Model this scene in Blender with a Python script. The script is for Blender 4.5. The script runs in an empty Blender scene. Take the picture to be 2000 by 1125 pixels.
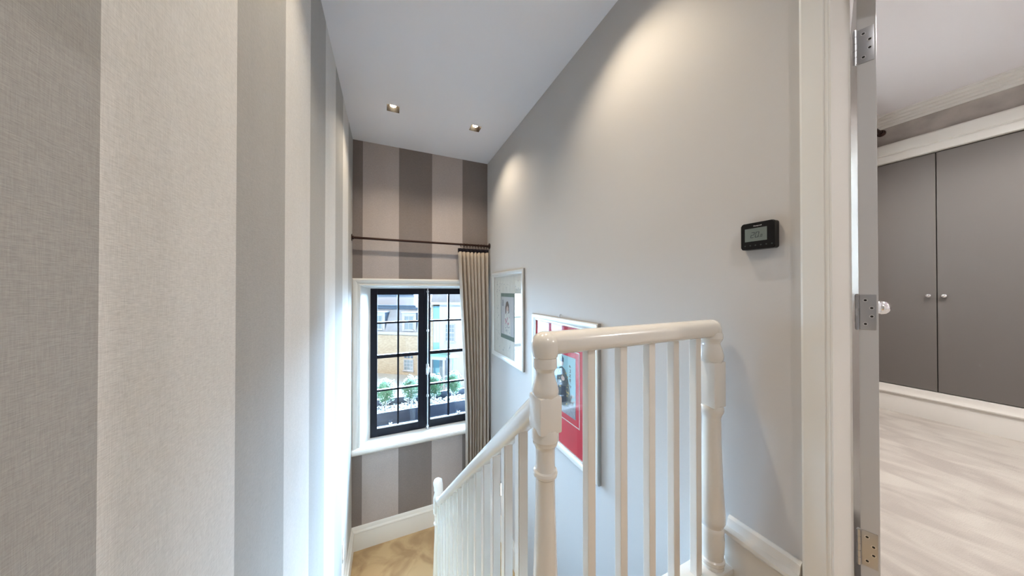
import bpy, bmesh, math, random
from mathutils import Vector, Matrix
random.seed(7)
S = bpy.context.scene
C = S.collection
PI = math.pi
def R(d): return math.radians(d)

# ---------------------------------------------------------------- camera, world, sun, exposure
cam = bpy.data.objects.new('camera', bpy.data.cameras.new('camera')); C.objects.link(cam)
cam.data.sensor_width = 36.0
cam.data.lens = 557.0 / 2000 * 36.0
cam.data.clip_start = 0.02; cam.data.clip_end = 300
cam.location = (0, 0, 0)
cam.rotation_euler = (R(90.36), 0, R(-23.6))
S.camera = cam

w = bpy.data.worlds.new('world'); S.world = w; w.use_nodes = True
bg = w.node_tree.nodes['Background']
bg.inputs[0].default_value = (0.45, 0.71, 1.0, 1)
# the sky is brighter beyond the street, to the right of the window view, than over the roof behind
_n = w.node_tree.nodes; _l = w.node_tree.links
_tc = _n.new('ShaderNodeTexCoord'); _sx = _n.new('ShaderNodeVectorMath'); _sx.operation = 'DOT_PRODUCT'; _sx.inputs[1].default_value = (0.62, 0.78, 0.0); _mr = _n.new('ShaderNodeMapRange')
_mr.interpolation_type = 'SMOOTHSTEP'
_mr.inputs['From Min'].default_value = 0.1; _mr.inputs['From Max'].default_value = 0.7
_mr.inputs['To Min'].default_value = 0.5; _mr.inputs['To Max'].default_value = 52.0
_l.new(_tc.outputs['Generated'], _sx.inputs[0]); _l.new(_sx.outputs['Value'], _mr.inputs['Value']); _l.new(_mr.outputs[0], bg.inputs[1])

sun = bpy.data.objects.new('sun', bpy.data.lights.new('sun', 'SUN')); C.objects.link(sun)
sun.data.energy = 2.6; sun.data.angle = R(1.0); sun.data.color = (1.0, 0.93, 0.82)
sun.rotation_euler = Vector((-0.35, -0.62, 0.72)).to_track_quat('Z', 'Y').to_euler()

S.view_settings.view_transform = 'Standard'; S.view_settings.look = 'None'
S.view_settings.gamma = 1.0; S.view_settings.use_curve_mapping = False
S.view_settings.exposure = 1.14

WARM = (1.0, 0.86, 0.66)
def portal(name, loc, size, rot):
    l = bpy.data.lights.new(name, 'AREA'); l.shape = 'RECTANGLE'; l.size, l.size_y = size
    l.cycles.is_portal = True
    o = bpy.data.objects.new(name, l); o.location = loc; o.rotation_euler = rot; C.objects.link(o)
portal('window_portal', (0.394, 3.52, -0.8), (1.12, 1.6), (R(-90), 0, 0))
portal('bedroom_portal', (2.775, 1.12, 0.465), (1.35, 1.07), (R(-90), 0, 0))

# main dimensions (metres, eye level is z = 0)
RW, LW, EW = 1.12, -0.328, 3.316        # right wall, left wall, end wall
ZC = 1.54; ZF = -1.0; ZL = -2.65; ZG = -4.3; YB = -1.6
BX0, BX1, BY0, BY1, ZBC = 1.24, 3.85, -2.6, 1.03, 1.45     # bedroom

# ---------------------------------------------------------------- materials
def mat(name, col, rough=0.5, metal=0.0, bump=0.0, bscale=60.0, spec=0.5, coat=0.0, emit=None, estr=0.0, vary=0.0, vscale=4.0):
    m = bpy.data.materials.new(name); m.use_nodes = True
    nt = m.node_tree; b = nt.nodes['Principled BSDF']
    b.inputs['Base Color'].default_value = (*col, 1)
    b.inputs['Roughness'].default_value = rough
    b.inputs['Metallic'].default_value = metal
    b.inputs['Specular IOR Level'].default_value = spec
    if coat: b.inputs['Coat Weight'].default_value = coat; b.inputs['Coat Roughness'].default_value = 0.12
    if emit:
        b.inputs['Emission Color'].default_value = (*emit, 1); b.inputs['Emission Strength'].default_value = estr
    tc = nt.nodes.new('ShaderNodeTexCoord')
    if vary:
        n = nt.nodes.new('ShaderNodeTexNoise'); n.inputs['Scale'].default_value = vscale; n.inputs['Detail'].default_value = 4
        nt.links.new(tc.outputs['Object'], n.inputs['Vector'])
        mx = nt.nodes.new('ShaderNodeMix'); mx.data_type = 'RGBA'
        mx.inputs[6].default_value = (*[c * (1 - vary) for c in col], 1)
        mx.inputs[7].default_value = (*[min(1, c * (1 + vary)) for c in col], 1)
        nt.links.new(n.outputs['Fac'], mx.inputs[0]); nt.links.new(mx.outputs[2], b.inputs['Base Color'])
    if bump:
        n = nt.nodes.new('ShaderNodeTexNoise'); n.inputs['Scale'].default_value = bscale; n.inputs['Detail'].default_value = 3
        nt.links.new(tc.outputs['Object'], n.inputs['Vector'])
        bp = nt.nodes.new('ShaderNodeBump'); bp.inputs['Strength'].default_value = bump; bp.inputs['Distance'].default_value = 0.004
        nt.links.new(n.outputs['Fac'], bp.inputs['Height']); nt.links.new(bp.outputs[0], b.inputs['Normal'])
    return m

def stripes(name, axis, start, width, light, dark):
    """vertical two-tone stripes of woven wall fabric along one axis, with fine ribs"""
    m = bpy.data.materials.new(name); m.use_nodes = True
    nt = m.node_tree; L = nt.links.new; b = nt.nodes['Principled BSDF']
    b.inputs['Roughness'].default_value = 0.62; b.inputs['Specular IOR Level'].default_value = 0.35
    b.inputs['Sheen Weight'].default_value = 0.25; b.inputs['Sheen Roughness'].default_value = 0.4
    tc = nt.nodes.new('ShaderNodeTexCoord'); sx = nt.nodes.new('ShaderNodeSeparateXYZ'); L(tc.outputs['Object'], sx.inputs[0])
    def mth(op, a, bb=None):
        n = nt.nodes.new('ShaderNodeMath'); n.operation = op
        for i, v in enumerate((a, bb)):
            if v is None: continue
            if isinstance(v, (int, float)): n.inputs[i].default_value = v
            else: L(v, n.inputs[i])
        return n.outputs[0]
    t = mth('SUBTRACT', sx.outputs[axis], start)
    t = mth('DIVIDE', t, width * 2)
    t = mth('FRACT', t)
    t = mth('GREATER_THAN', t, 0.5)
    # threads: stretched noise, horizontal rib and fine vertical slub
    def noise(sc, detail=2):
        mp = nt.nodes.new('ShaderNodeMapping'); mp.inputs['Scale'].default_value = sc
        L(tc.outputs['Object'], mp.inputs[0])
        n = nt.nodes.new('ShaderNodeTexNoise'); n.inputs['Scale'].default_value = 1; n.inputs['Detail'].default_value = detail
        L(mp.outputs[0], n.inputs['Vector']); return n.outputs['Fac']
    rib = noise((90, 90, 900)); slub = noise((700, 700, 60)); big = noise((9, 9, 2.5), 3)
    thr = mth('ADD', mth('MULTIPLY', rib, 0.6), mth('MULTIPLY', slub, 0.4))
    mx = nt.nodes.new('ShaderNodeMix'); mx.data_type = 'RGBA'
    mx.inputs[6].default_value = (*light, 1); mx.inputs[7].default_value = (*dark, 1); L(t, mx.inputs[0])
    k = mth('ADD', mth('MULTIPLY', thr, 0.75), 0.55)
    k = mth('MULTIPLY', k, mth('ADD', mth('MULTIPLY', big, 0.16), 0.95))
    vm = nt.nodes.new('ShaderNodeVectorMath'); vm.operation = 'SCALE'; L(mx.outputs[2], vm.inputs[0]); L(k, vm.inputs[3])
    L(vm.outputs[0], b.inputs['Base Color'])
    bp = nt.nodes.new('ShaderNodeBump'); bp.inputs['Strength'].default_value = 0.35; bp.inputs['Distance'].default_value = 0.0015
    L(thr, bp.inputs['Height']); L(bp.outputs[0], b.inputs['Normal'])
    return m

def carpet(name, c0, c1, sc=(3, 3, 3)):
    m = mat(name, c0, 0.95, spec=0.1); nt = m.node_tree; L = nt.links.new; b = nt.nodes['Principled BSDF']
    tc = nt.nodes.new('ShaderNodeTexCoord'); mp = nt.nodes.new('ShaderNodeMapping'); mp.inputs['Scale'].default_value = sc
    L(tc.outputs['Object'], mp.inputs[0])
    n = nt.nodes.new('ShaderNodeTexNoise'); n.inputs['Scale'].default_value = 1.6; n.inputs['Detail'].default_value = 5; n.inputs['Distortion'].default_value = 0.8
    L(mp.outputs[0], n.inputs['Vector'])
    r = nt.nodes.new('ShaderNodeValToRGB'); r.color_ramp.elements[0].position = 0.38; r.color_ramp.elements[1].position = 0.62
    r.color_ramp.elements[0].color = (*c0, 1); r.color_ramp.elements[1].color = (*c1, 1)
    L(n.outputs['Fac'], r.inputs[0]); L(r.outputs[0], b.inputs['Base Color'])
    n2 = nt.nodes.new('ShaderNodeTexNoise'); n2.inputs['Scale'].default_value = 260
    L(tc.outputs['Object'], n2.inputs['Vector'])
    bp = nt.nodes.new('ShaderNodeBump'); bp.inputs['Strength'].default_value = 0.5; bp.inputs['Distance'].default_value = 0.004
    L(n2.outputs['Fac'], bp.inputs['Height']); L(bp.outputs[0], b.inputs['Normal'])
    return m

def glass(name, tint=(1, 1, 1), refl=1.0):
    m = bpy.data.materials.new(name); m.use_nodes = True; nt = m.node_tree; L = nt.links.new
    nt.nodes.remove(nt.nodes['Principled BSDF']); out = nt.nodes['Material Output']
    tr = nt.nodes.new('ShaderNodeBsdfTransparent'); tr.inputs[0].default_value = (*tint, 1)
    gl = nt.nodes.new('ShaderNodeBsdfGlossy'); gl.inputs['Roughness'].default_value = 0.02
    fr = nt.nodes.new('ShaderNodeLayerWeight')
    pw = nt.nodes.new('ShaderNodeMath'); pw.operation = 'POWER'; pw.inputs[1].default_value = 5; L(fr.outputs['Facing'], pw.inputs[0])
    mu = nt.nodes.new('ShaderNodeMath'); mu.operation = 'MULTIPLY_ADD'; mu.inputs[1].default_value = .9; mu.inputs[2].default_value = .04 * refl; L(pw.outputs[0], mu.inputs[0])
    mx = nt.nodes.new('ShaderNodeMixShader'); L(mu.outputs[0], mx.inputs[0]); L(tr.outputs[0], mx.inputs[1]); L(gl.outputs[0], mx.inputs[2])
    L(mx.outputs[0], out.inputs[0]); return m

def brick(name):
    m = mat(name, (.6, .5, .38), 0.9); nt = m.node_tree; L = nt.links.new; b = nt.nodes['Principled BSDF']
    tc = nt.nodes.new('ShaderNodeTexCoord'); mp = nt.nodes.new('ShaderNodeMapping'); mp.inputs['Rotation'].default_value = (R(90), 0, 0)
    L(tc.outputs['Object'], mp.inputs[0])
    t = nt.nodes.new('ShaderNodeTexBrick'); t.inputs['Scale'].default_value = 2.4
    t.inputs['Color1'].default_value = (.30, .235, .165, 1); t.inputs['Color2'].default_value = (.38, .31, .22, 1); t.inputs['Mortar'].default_value = (.40, .36, .29, 1)
    t.inputs['Mortar Size'].default_value = 0.012; t.inputs['Row Height'].default_value = 0.18
    L(mp.outputs[0], t.inputs['Vector']); L(t.outputs[0], b.inputs['Base Color']); return m

M = {
 'paint_wall': mat('taupe wall paint', (.56, .535, .515), .6, bump=.05, bscale=90, spec=.3),
 'ceiling': mat('white ceiling paint', (.86, .84, .87), .85, bump=.03, bscale=70, spec=.2),
 'trim': mat('cream satin woodwork paint', (.77, .75, .71), .45),
 'gloss': mat('cream gloss banister paint', (.80, .77, .72), .22, bump=.035, bscale=22, coat=.4),
 'leaf': mat('pale grey door paint', (.60, .60, .61), .25, bump=.03, bscale=30),
 'stripe_left': stripes('striped wall fabric along the stairs', 1, 0.529 - 0.349, 0.349, (.35, .34, .325), (.66, .645, .625)),
 'stripe_end': stripes('striped wall fabric on the window wall', 0, -0.2358, 0.3487, (.50, .435, .41), (.245, .205, .190)),
 'carpet': carpet('golden cream carpet', (.40, .275, .155), (.56, .41, .235)),
 'carpet_bed': carpet('pale silky carpet', (.44, .40, .365), (.55, .515, .47), (4.6, 2.2, 1)),
 'black': mat('black window paint', (.004, .004, .010), .4, spec=.25),
 'iron': mat('dark bronze metal', (.035, .014, .010), .4, metal=.6),
 'bronze': mat('dark bronze reflector', (.012, .005, .003), .5),
 'chrome': mat('polished chrome', (.80, .81, .83), .09, metal=1),
 'satin': mat('satin steel hinge', (.50, .51, .54), .33, metal=1),
 'dark': mat('dark recess', (.012, .012, .012), .6),
 'whitemetal': mat('pale bolt metal', (.70, .70, .72), .3, metal=.6),
 'linen': mat('oatmeal curtain linen', (.46, .39, .325), .85, bump=.25, bscale=400, spec=.2),
 'velvet': mat('near black velvet trim', (.008, .006, .012), .8, spec=.2),
 'silver': mat('silver leaf frame', (.74, .73, .70), .34, metal=.4, bump=.06, bscale=40),
 'silver_side': mat('dull pewter frame edge', (.33, .32, .30), .5, metal=.3),
 'mount': mat('ivory picture mount', (.74, .72, .66), .8, vary=.05, vscale=20),
 'red': mat('crimson picture mount', (.62, .02, .045), .6, vary=.15, vscale=12),
 'jade': mat('jade green silk border', (.13, .20, .17), .7),
 'paper': mat('pale grey print paper', (.56, .55, .56), .8, vary=.10, vscale=30),
 'bluepaper': mat('pale blue print paper', (.40, .66, .72), .8),
 'ink': mat('printed dark ink', (.03, .03, .04), .7),
 'hair': mat('printed brown ink', (.10, .06, .05), .7),
 'skinink': mat('printed flesh tint', (.62, .44, .36), .7),
 'pinkink': mat('printed rose tint', (.60, .28, .33), .7),
 'robe': mat('printed dark patterned robe', (.10, .11, .10), .7, vary=.9, vscale=90),
 'ochre': mat('printed ochre tint', (.52, .40, .16), .7),
 'greyink': mat('printed grey wash', (.30, .31, .34), .7, vary=.5, vscale=70),
 'blackplastic': mat('black plastic', (.003, .003, .004), .38, spec=.3),
 'lcd': mat('grey green liquid crystal display', (.155, .185, .170), .5),
 'lcdink': mat('display segment', (.035, .045, .045), .5),
 'white': mat('white print', (.8, .8, .8), .5),
 'wardrobe': mat('mid grey wardrobe paint', (.150, .138, .128), .55, bump=.04, bscale=40),
 'wallpaper': mat('grey marbled wallpaper', (.42, .38, .35), .7, vary=.55, vscale=6),
 'pane': glass('window glass'),
 'picglass': glass('picture glass', refl=1.6),
 'slate': mat('pale slate roof', (.22, .235, .26), .8, vary=.15, vscale=3),
 'lead': mat('blue grey lead', (.045, .075, .115), .6, vary=.2, vscale=2),
 'brick': brick('yellow stock brick'),
 'render': mat('white render', (.36, .36, .38), .85),
 'bluerender_shade': mat('light blue render and painted shade', (.16, .34, .40), .85),  # on the right-hand house this blue stands in for shade on white
 'tarmac': mat('pale sunlit paving', (.30, .30, .29), .95, vary=.1, vscale=1),
 'winglass': mat('dark house window glass', (.16, .20, .22), .25),
 'greenpaint': mat('sea green painted canopy', (.16, .34, .32), .6),
 'planter': mat('black planter', (.012, .018, .035), .4),
 'pebble': mat('white slate chippings', (.62, .64, .66), .8),
 'foliage': mat('box leaf', (.045, .12, .045), .5, vary=.75, vscale=25),
 'bark': mat('pale bark', (.42, .34, .28), .9, bump=.3, bscale=40),
 'lamp': mat('lit lamp lens', (1, 1, 1), .5, emit=(1.0, .86, .60), estr=9),
 'stepglow': mat('lit step light lens', (1, 1, 1), .5, emit=(1.0, .90, .72), estr=5),
}

_m = M['blind'] = bpy.data.materials.new('translucent white added blind'); _m.use_nodes = True; _t = _m.node_tree  # for the screen added to dim the bedroom daylight
_t.nodes.remove(_t.nodes['Principled BSDF'])
_a = _t.nodes.new('ShaderNodeBsdfTranslucent'); _a.inputs[0].default_value = (.62, .55, .49, 1)
_b = _t.nodes.new('ShaderNodeBsdfDiffuse'); _b.inputs[0].default_value = (.8, .78, .75, 1)
_x = _t.nodes.new('ShaderNodeMixShader'); _x.inputs[0].default_value = .5
_t.links.new(_a.outputs[0], _x.inputs[1]); _t.links.new(_b.outputs[0], _x.inputs[2]); _t.links.new(_x.outputs[0], _t.nodes['Material Output'].inputs[0])

# ---------------------------------------------------------------- mesh helpers
def link(name, bm, m, parent=None, smooth=False, loc=None):
    me = bpy.data.meshes.new(name)
    bmesh.ops.recalc_face_normals(bm, faces=bm.faces)
    bm.to_mesh(me); bm.free()
    o = bpy.data.objects.new(name, me); C.objects.link(o)
    ms = m if isinstance(m, (list, tuple)) else [m]
    for k in ms: me.materials.append(M[k])
    if smooth:
        for p in me.polygons: p.use_smooth = True
        me.set_sharp_from_angle(angle=R(smooth if smooth is not True else 35))
    if parent:
        o.parent = parent
        if parent.type == 'EMPTY': o.location = -parent.location
    return o
def empty(name, loc=(0, 0, 0)):
    o = bpy.data.objects.new(name, None); C.objects.link(o); o.location = loc; o.empty_display_size = .05; return o
def tag(o, label=None, cat=None, group=None, kind=None):
    if label: o['label'] = label
    if cat: o['category'] = cat
    if group: o['group'] = group
    if kind: o['kind'] = kind
    return o
def struct(o, label=None): return tag(o, label, None, None, 'structure')
def rehome(o, loc):
    """give a world-coordinate mesh object an origin at loc"""
    o.data.transform(Matrix.Translation(-Vector(loc))); o.location = loc; return o

def box(bm, x0, x1, y0, y1, z0, z1, bev=0.0, mi=0):
    vs = [bm.verts.new(v) for v in ((x0,y0,z0),(x1,y0,z0),(x1,y1,z0),(x0,y1,z0),(x0,y0,z1),(x1,y0,z1),(x1,y1,z1),(x0,y1,z1))]
    fs = [bm.faces.new([vs[i] for i in f]) for f in ((0,3,2,1),(4,5,6,7),(0,1,5,4),(1,2,6,5),(2,3,7,6),(3,0,4,7))]
    for f in fs: f.material_index = mi
    if bev:
        es = list({e for f in fs for e in f.edges})
        bmesh.ops.bevel(bm, geom=es, offset=bev, segments=2, affect='EDGES', profile=.6)
    return fs
def bx(*a, **k):
    bm = bmesh.new(); box(bm, *a, **k); return bm
def obox(bm, o, ax, ay, az, bev=0.0):
    """box from a corner and three edge vectors"""
    o, ax, ay, az = map(Vector, (o, ax, ay, az))
    vs = [bm.verts.new(o + i*ax + j*ay + k*az) for k in (0,1) for j in (0,1) for i in (0,1)]
    fs = [bm.faces.new([vs[i] for i in f]) for f in ((0,1,3,2),(4,6,7,5),(0,4,5,1),(1,5,7,3),(3,7,6,2),(2,6,4,0))]
    if bev: bmesh.ops.bevel(bm, geom=list({e for f in fs for e in f.edges}), offset=bev, segments=2, affect='EDGES', profile=.6)
def lathe(bm, cx, cy, prof, n=28, cap=True):
    """prof: (radius, z) list, about a vertical axis"""
    rings = []
    for r, z in prof:
        rings.append([bm.verts.new((cx + r*math.cos(2*PI*i/n), cy + r*math.sin(2*PI*i/n), z)) for i in range(n)])
    for a, b in zip(rings, rings[1:]):
        for i in range(n): bm.faces.new((a[i], a[(i+1) % n], b[(i+1) % n], b[i]))
    if cap:
        bm.faces.new(rings[0][::-1]); bm.faces.new(rings[-1])
def tube(bm, pts, r, n=12, closed=False):
    pts = [Vector(p) for p in pts]; rings = []; N = len(pts)
    up = None
    for i, p in enumerate(pts):
        if closed: d = pts[(i+1) % N] - pts[i-1]
        else: d = pts[min(i+1, N-1)] - pts[max(i-1, 0)]
        d.normalize()
        if up is None: up = Vector((0,0,1)) if abs(d.z) < .9 else Vector((1,0,0))
        s = d.cross(up).normalized(); u = s.cross(d).normalized(); up = u
        rr = r[i] if isinstance(r, (list, tuple)) else r
        rings.append([bm.verts.new(p + rr*(math.cos(2*PI*k/n)*s + math.sin(2*PI*k/n)*u)) for k in range(n)])
    for i in range(N if closed else N-1):
        a, b = rings[i], rings[(i+1) % N]
        for k in range(n): bm.faces.new((a[k], a[(k+1) % n], b[(k+1) % n], b[k]))
    if not closed: bm.faces.new(rings[0][::-1]); bm.faces.new(rings[-1])
def ball(bm, c, r, seg=20, sc=(1,1,1)):
    mt = Matrix.Translation(c) @ Matrix.Diagonal((*sc, 1))
    bmesh.ops.create_uvsphere(bm, u_segments=seg, v_segments=seg//2, radius=r, matrix=mt)
def planar_sweep(bm, path, prof, fn, closed=False):
    """path (a,b) in a plane, prof (offset to the left, height); fn maps (a,b,h) to a point; mitred"""
    P = [Vector(p) for p in path]; N = len(P); rings = []
    for i, p in enumerate(P):
        def nrm(q, r_): d = (r_ - q).normalized(); return Vector((-d.y, d.x))
        if closed: n1, n2 = nrm(P[i-1], p), nrm(p, P[(i+1) % N])
        else:
            n1 = nrm(P[i-1], p) if i else nrm(p, P[1]); n2 = nrm(p, P[i+1]) if i < N-1 else n1
        m_ = (n1 + n2) / (1 + n1.dot(n2))
        rings.append([bm.verts.new(fn(*(p + m_*o), h)) for o, h in prof])
    K = len(prof)
    for i in range(N if closed else N-1):
        a, b = rings[i], rings[(i+1) % N]
        for k in range(K): bm.faces.new((a[k], a[(k+1) % K], b[(k+1) % K], b[k]))
    if not closed: bm.faces.new(rings[0][::-1]); bm.faces.new(rings[-1])
def poly_prism(bm, pts, fn, h0, h1):
    a = [bm.verts.new(fn(x, y, h0)) for x, y in pts]; b = [bm.verts.new(fn(x, y, h1)) for x, y in pts]
    bm.faces.new(a[::-1]); bm.faces.new(b); n = len(pts)
    for i in range(n): bm.faces.new((a[i], a[(i+1) % n], b[(i+1) % n], b[i]))
def grid_slab(xs, ys, z0, z1, holes):
    bm = bmesh.new(); xs, ys = sorted(set(xs)), sorted(set(ys))
    for a, b in zip(xs, xs[1:]):
        for c, d in zip(ys, ys[1:]):
            mx, my = (a+b)/2, (c+d)/2
            if any(h[0] < mx < h[1] and h[2] < my < h[3] for h in holes): continue
            box(bm, a, b, c, d, z0, z1)
    bmesh.ops.remove_doubles(bm, verts=bm.verts, dist=1e-5)
    # drop internal double faces
    seen = {}
    for f in list(bm.faces):
        k = tuple(sorted(v.index for v in f.verts)); seen.setdefault(k, []).append(f)
    bm.verts.index_update()
    seen = {}
    for f in list(bm.faces): seen.setdefault(tuple(sorted(v.index for v in f.verts)), []).append(f)
    kill = [f for fs in seen.values() if len(fs) > 1 for f in fs]
    if kill: bmesh.ops.delete(bm, geom=kill, context='FACES')
    return bm

# ---------------------------------------------------------------- room shell
T = 0.12
o = link('wall_left', bx(LW-T, LW, YB-T, EW, ZG, ZC), 'stripe_left'); struct(o, 'wall covered in wide grey and cream striped fabric')
# window wall with its splayed opening
wx0, wx1, wz0, wz1 = -0.25, 1.038, -1.615, 0.039
bm = bmesh.new()
box(bm, LW-T, wx0, EW, EW+.24, ZG, ZC); box(bm, wx1, RW+T, EW, EW+.24, ZG, ZC)
box(bm, wx0, wx1, EW, EW+.24, wz1, ZC); box(bm, wx0, wx1, EW, EW+.24, ZG, wz0)
struct(link('wall_end', bm, 'stripe_end'), 'window wall in wide brown and taupe striped fabric')
# right wall with the doorway
dy0, dy1, dz = -0.40, 0.385, 0.945
bm = bmesh.new()
box(bm, RW, RW+T, dy1, EW, ZG, ZC); box(bm, RW, RW+T, YB-T, dy0, ZG, ZC)
box(bm, RW, RW+T, dy0, dy1, dz, ZC); box(bm, RW, RW+T, dy0, dy1, ZG, ZF-.2)
struct(link('wall_right', bm, 'paint_wall'), 'plain taupe painted wall beside the stairwell')
struct(link('wall_back', bx(LW, RW, YB-T, YB, ZG, ZC), 'paint_wall'))
# ceiling with square holes for the downlights
DL = [(0.041, 2.619), (0.765, 2.628), (0.041, 1.05), (0.765, 1.05), (0.40, -0.75)]  # last entry is an unseen lamp added over the landing
hs = .05
holes = [(x-hs, x+hs, y-hs, y+hs) for x, y in DL]
xs = [LW-T, RW+T] + [v for h in holes for v in h[:2]]; ys = [YB-T, EW+.24] + [v for h in holes for v in h[2:]]
struct(link('ceiling', grid_slab(xs, ys, ZC, ZC+.03, holes), 'ceiling'), 'flat white ceiling over the stairs')
# roof deck above the ceiling voids keeps daylight out
struct(link('trim_1', bx(LW-T, BX1+.8, BY0-T, EW+.24, ZC+.16, ZC+.26), 'render'))
bm = bmesh.new(); box(bm, LW-T, RW+T, YB-T, YB-T+.02, ZC+.03, ZC+.16); box(bm, LW-T, RW+T, EW+.22, EW+.24, ZC+.03, ZC+.16)
box(bm, LW-T, LW-T+.02, YB-T, EW+.24, ZC+.03, ZC+.16)
struct(link('trim_2', bm, 'render'))

# floors: upper landing, half landing, two flights
struct(link('floor', bx(LW, RW, YB, 0.62, ZF-.20, ZF), 'carpet'), 'carpeted upper landing')
struct(link('floor_landing', bx(LW, RW, 2.34, EW, ZL-.20, ZL), 'carpet'), 'golden cream carpet of the half landing')
struct(link('floor_lower', bx(LW, RW, YB, 2.34, ZG-.1, ZG), 'carpet'))
bm = bmesh.new()
for k in range(1, 9):
    y0 = .62 + .215*(k-1); z = ZF - .1833*k
    box(bm, LW, .345, y0-.012, y0+.215, z-.22, z, bev=.006)
struct(link('floor_stairs', bm, 'carpet'), 'carpeted flight going down to the half landing')
bm = bmesh.new()
for k in range(1, 9):
    y1 = 2.34 - .215*(k-1); z = ZL - .1833*k
    box(bm, .405, RW, y1-.215, y1+.012, z-.22, z, bev=.006)
struct(link('floor_stairs', bm, 'carpet'), 'carpeted flight continuing down from the half landing')

SK = [(0, 0), (.022, 0), (.022, .165), (.020, .172), (.026, .180), (.024, .190), (.014, .200), (.010, .215), (.006, .228), (0, .235)]
def skirt(name, p0, p1, nx, ny, z0, prof=SK, label=None, k=1.0, m='trim', parent=None):
    """skirting board between two floor points, profile growing along (nx, ny)"""
    bm = bmesh.new(); rings = []
    for p in (p0, p1): rings.append([bm.verts.new((p[0]+nx*o_, p[1]+ny*o_, (p[2] if len(p) > 2 else z0)+h*k)) for o_, h in prof])
    K = len(prof)
    for i in range(K): bm.faces.new((rings[0][i], rings[0][(i+1) % K], rings[1][(i+1) % K], rings[1][i]))
    bm.faces.new(rings[0]); bm.faces.new(rings[1][::-1])
    o = link(name, bm, m, parent, smooth=30)
    if not parent: struct(o, label)
    return o
skirt('baseboard_end', (LW, EW, ZL), (RW, EW, ZL), 0, -1, ZL, label='cream skirting under the window wall')
skirt('baseboard_left', (LW, 2.36, ZL), (LW, EW-.001, ZL), 1, 0, ZL, label='cream skirting along the striped wall')
skirt('baseboard_right', (RW, 2.42, ZL), (RW, EW-.001, ZL), -1, 0, ZL, label='cream skirting on the half landing right side')
skirt('baseboard_right_stair', (RW, .65, ZL-1.50+.05), (RW, 2.42, ZL+.05), -1, 0, ZL)
skirt('baseboard_left_stair', (LW, .62, ZF-.02), (LW, 2.36, ZL+.04), 1, 0, ZL)
skirt('baseboard_landing', (RW, .43, ZF), (RW, .625, ZF), -1, 0, ZF, label='short cream skirting between the newel post and the door frame',
      prof=[(0, 0), (.030, 0), (.030, .140), (.026, .146), (.040, .152), (.037, .162), (.022, .170), (.016, .182), (.013, .194), (.005, .200), (0, .200)])
skirt('baseboard_back', (LW, YB), (RW, YB), 0, 1, ZF)
skirt('baseboard_hall', (LW, YB), (LW, .62), 1, 0, ZF)

# ---------------------------------------------------------------- bedroom shell
bm = bmesh.new(); box(bm, BX0, BX1+.7, BY0, BY1, ZF-.20, ZF); box(bm, RW, BX0, dy0, dy1, ZF-.20, ZF)
struct(link('floor_bedroom', bm, 'carpet_bed'), 'pale silky bedroom carpet')
bh = [(x-hs, x+hs, y-hs, y+hs) for x, y in ((2.55, .15), (3.1, -1.6))]
xs = [BX0, BX1+.7] + [v for h in bh for v in h[:2]]; ys = [BY0, BY1+T] + [v for h in bh for v in h[2:]]
struct(link('ceiling_bedroom', grid_slab(xs, ys, ZBC, ZBC+.03, bh), 'ceiling'), 'white bedroom ceiling')
b0, b1, c0, c1 = 2.10, 3.45, -.07, 1.0
bm = bmesh.new()
box(bm, BX0, b0, BY1, BY1+T, ZF, ZC+.16); box(bm, b1, BX1+.7, BY1, BY1+T, ZF, ZC+.16)
box(bm, b0, b1, BY1, BY1+T, c1, ZC+.16); box(bm, b0, b1, BY1, BY1+T, ZF, c0)
struct(link('wall_bedroom_far', bm, 'wallpaper'))
bm = bmesh.new(); box(bm, BX1, BX1+.04, BY0, BY1, 1.058, ZC+.16)
struct(link('wall_bedroom', bm, 'wallpaper'), 'strip of grey marbled wallpaper above the wardrobe')
bm = bmesh.new(); box(bm, BX0-.12, BX1+.7, BY0-T, BY0, ZF, ZC+.16); box(bm, BX1+.6, BX1+.7, BY0, BY1, ZF, ZC+.16); box(bm, RW, RW+T, BY0, YB-T, ZF, ZC+.16)
struct(link('wall_bedroom_back', bm, 'ceiling'))
# stepped cornice
prof = [(0, -.090), (.012, -.090), (.014, -.074), (.030, -.070), (.032, -.056), (.050, -.052), (.052, -.036), (.070, -.032), (.074, -.014), (.090, -.012), (.092, 0), (0, 0)]
skirt('trim_3', (BX1, BY0, ZBC), (BX1, BY1, ZBC), -1, 0, ZBC, prof=prof, label='stepped cream cornice above the wardrobe', m='trim')
skirt('trim_4', (BX0, BY1, ZBC), (BX1, BY1, ZBC), 0, -1, ZBC, prof=prof)
# bedroom window
w2 = struct(empty('window_2', (2.775, BY1, c0)), 'bright bedroom window glimpsed through the gap at the door hinge')
bm = bmesh.new(); fy = BY1+.05
for a in ((b0, b0+.05, c0, c1), (b1-.05, b1, c0, c1), (b0, b1, c0, c0+.05), (b0, b1, c1-.05, c1), (2.76, 2.80, c0, c1)): box(bm, a[0], a[1], fy, fy+.04, a[2], a[3])
link('frame', bm, 'trim', w2); link('glass_pane', bx(b0+.05, b1-.05, fy+.018, fy+.022, c0+.05, c1-.05), 'pane', w2)

bm = bmesh.new(); box(bm, b0+.02, b1-.02, fy-.018, fy-.015, c0+.03, c1-.02)  # unseen sheet across the opening, added to cut and whiten the daylight
o = link('added_blind', bm, 'blind', w2); o['label'] = 'unseen translucent screen added to soften the daylight'

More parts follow.
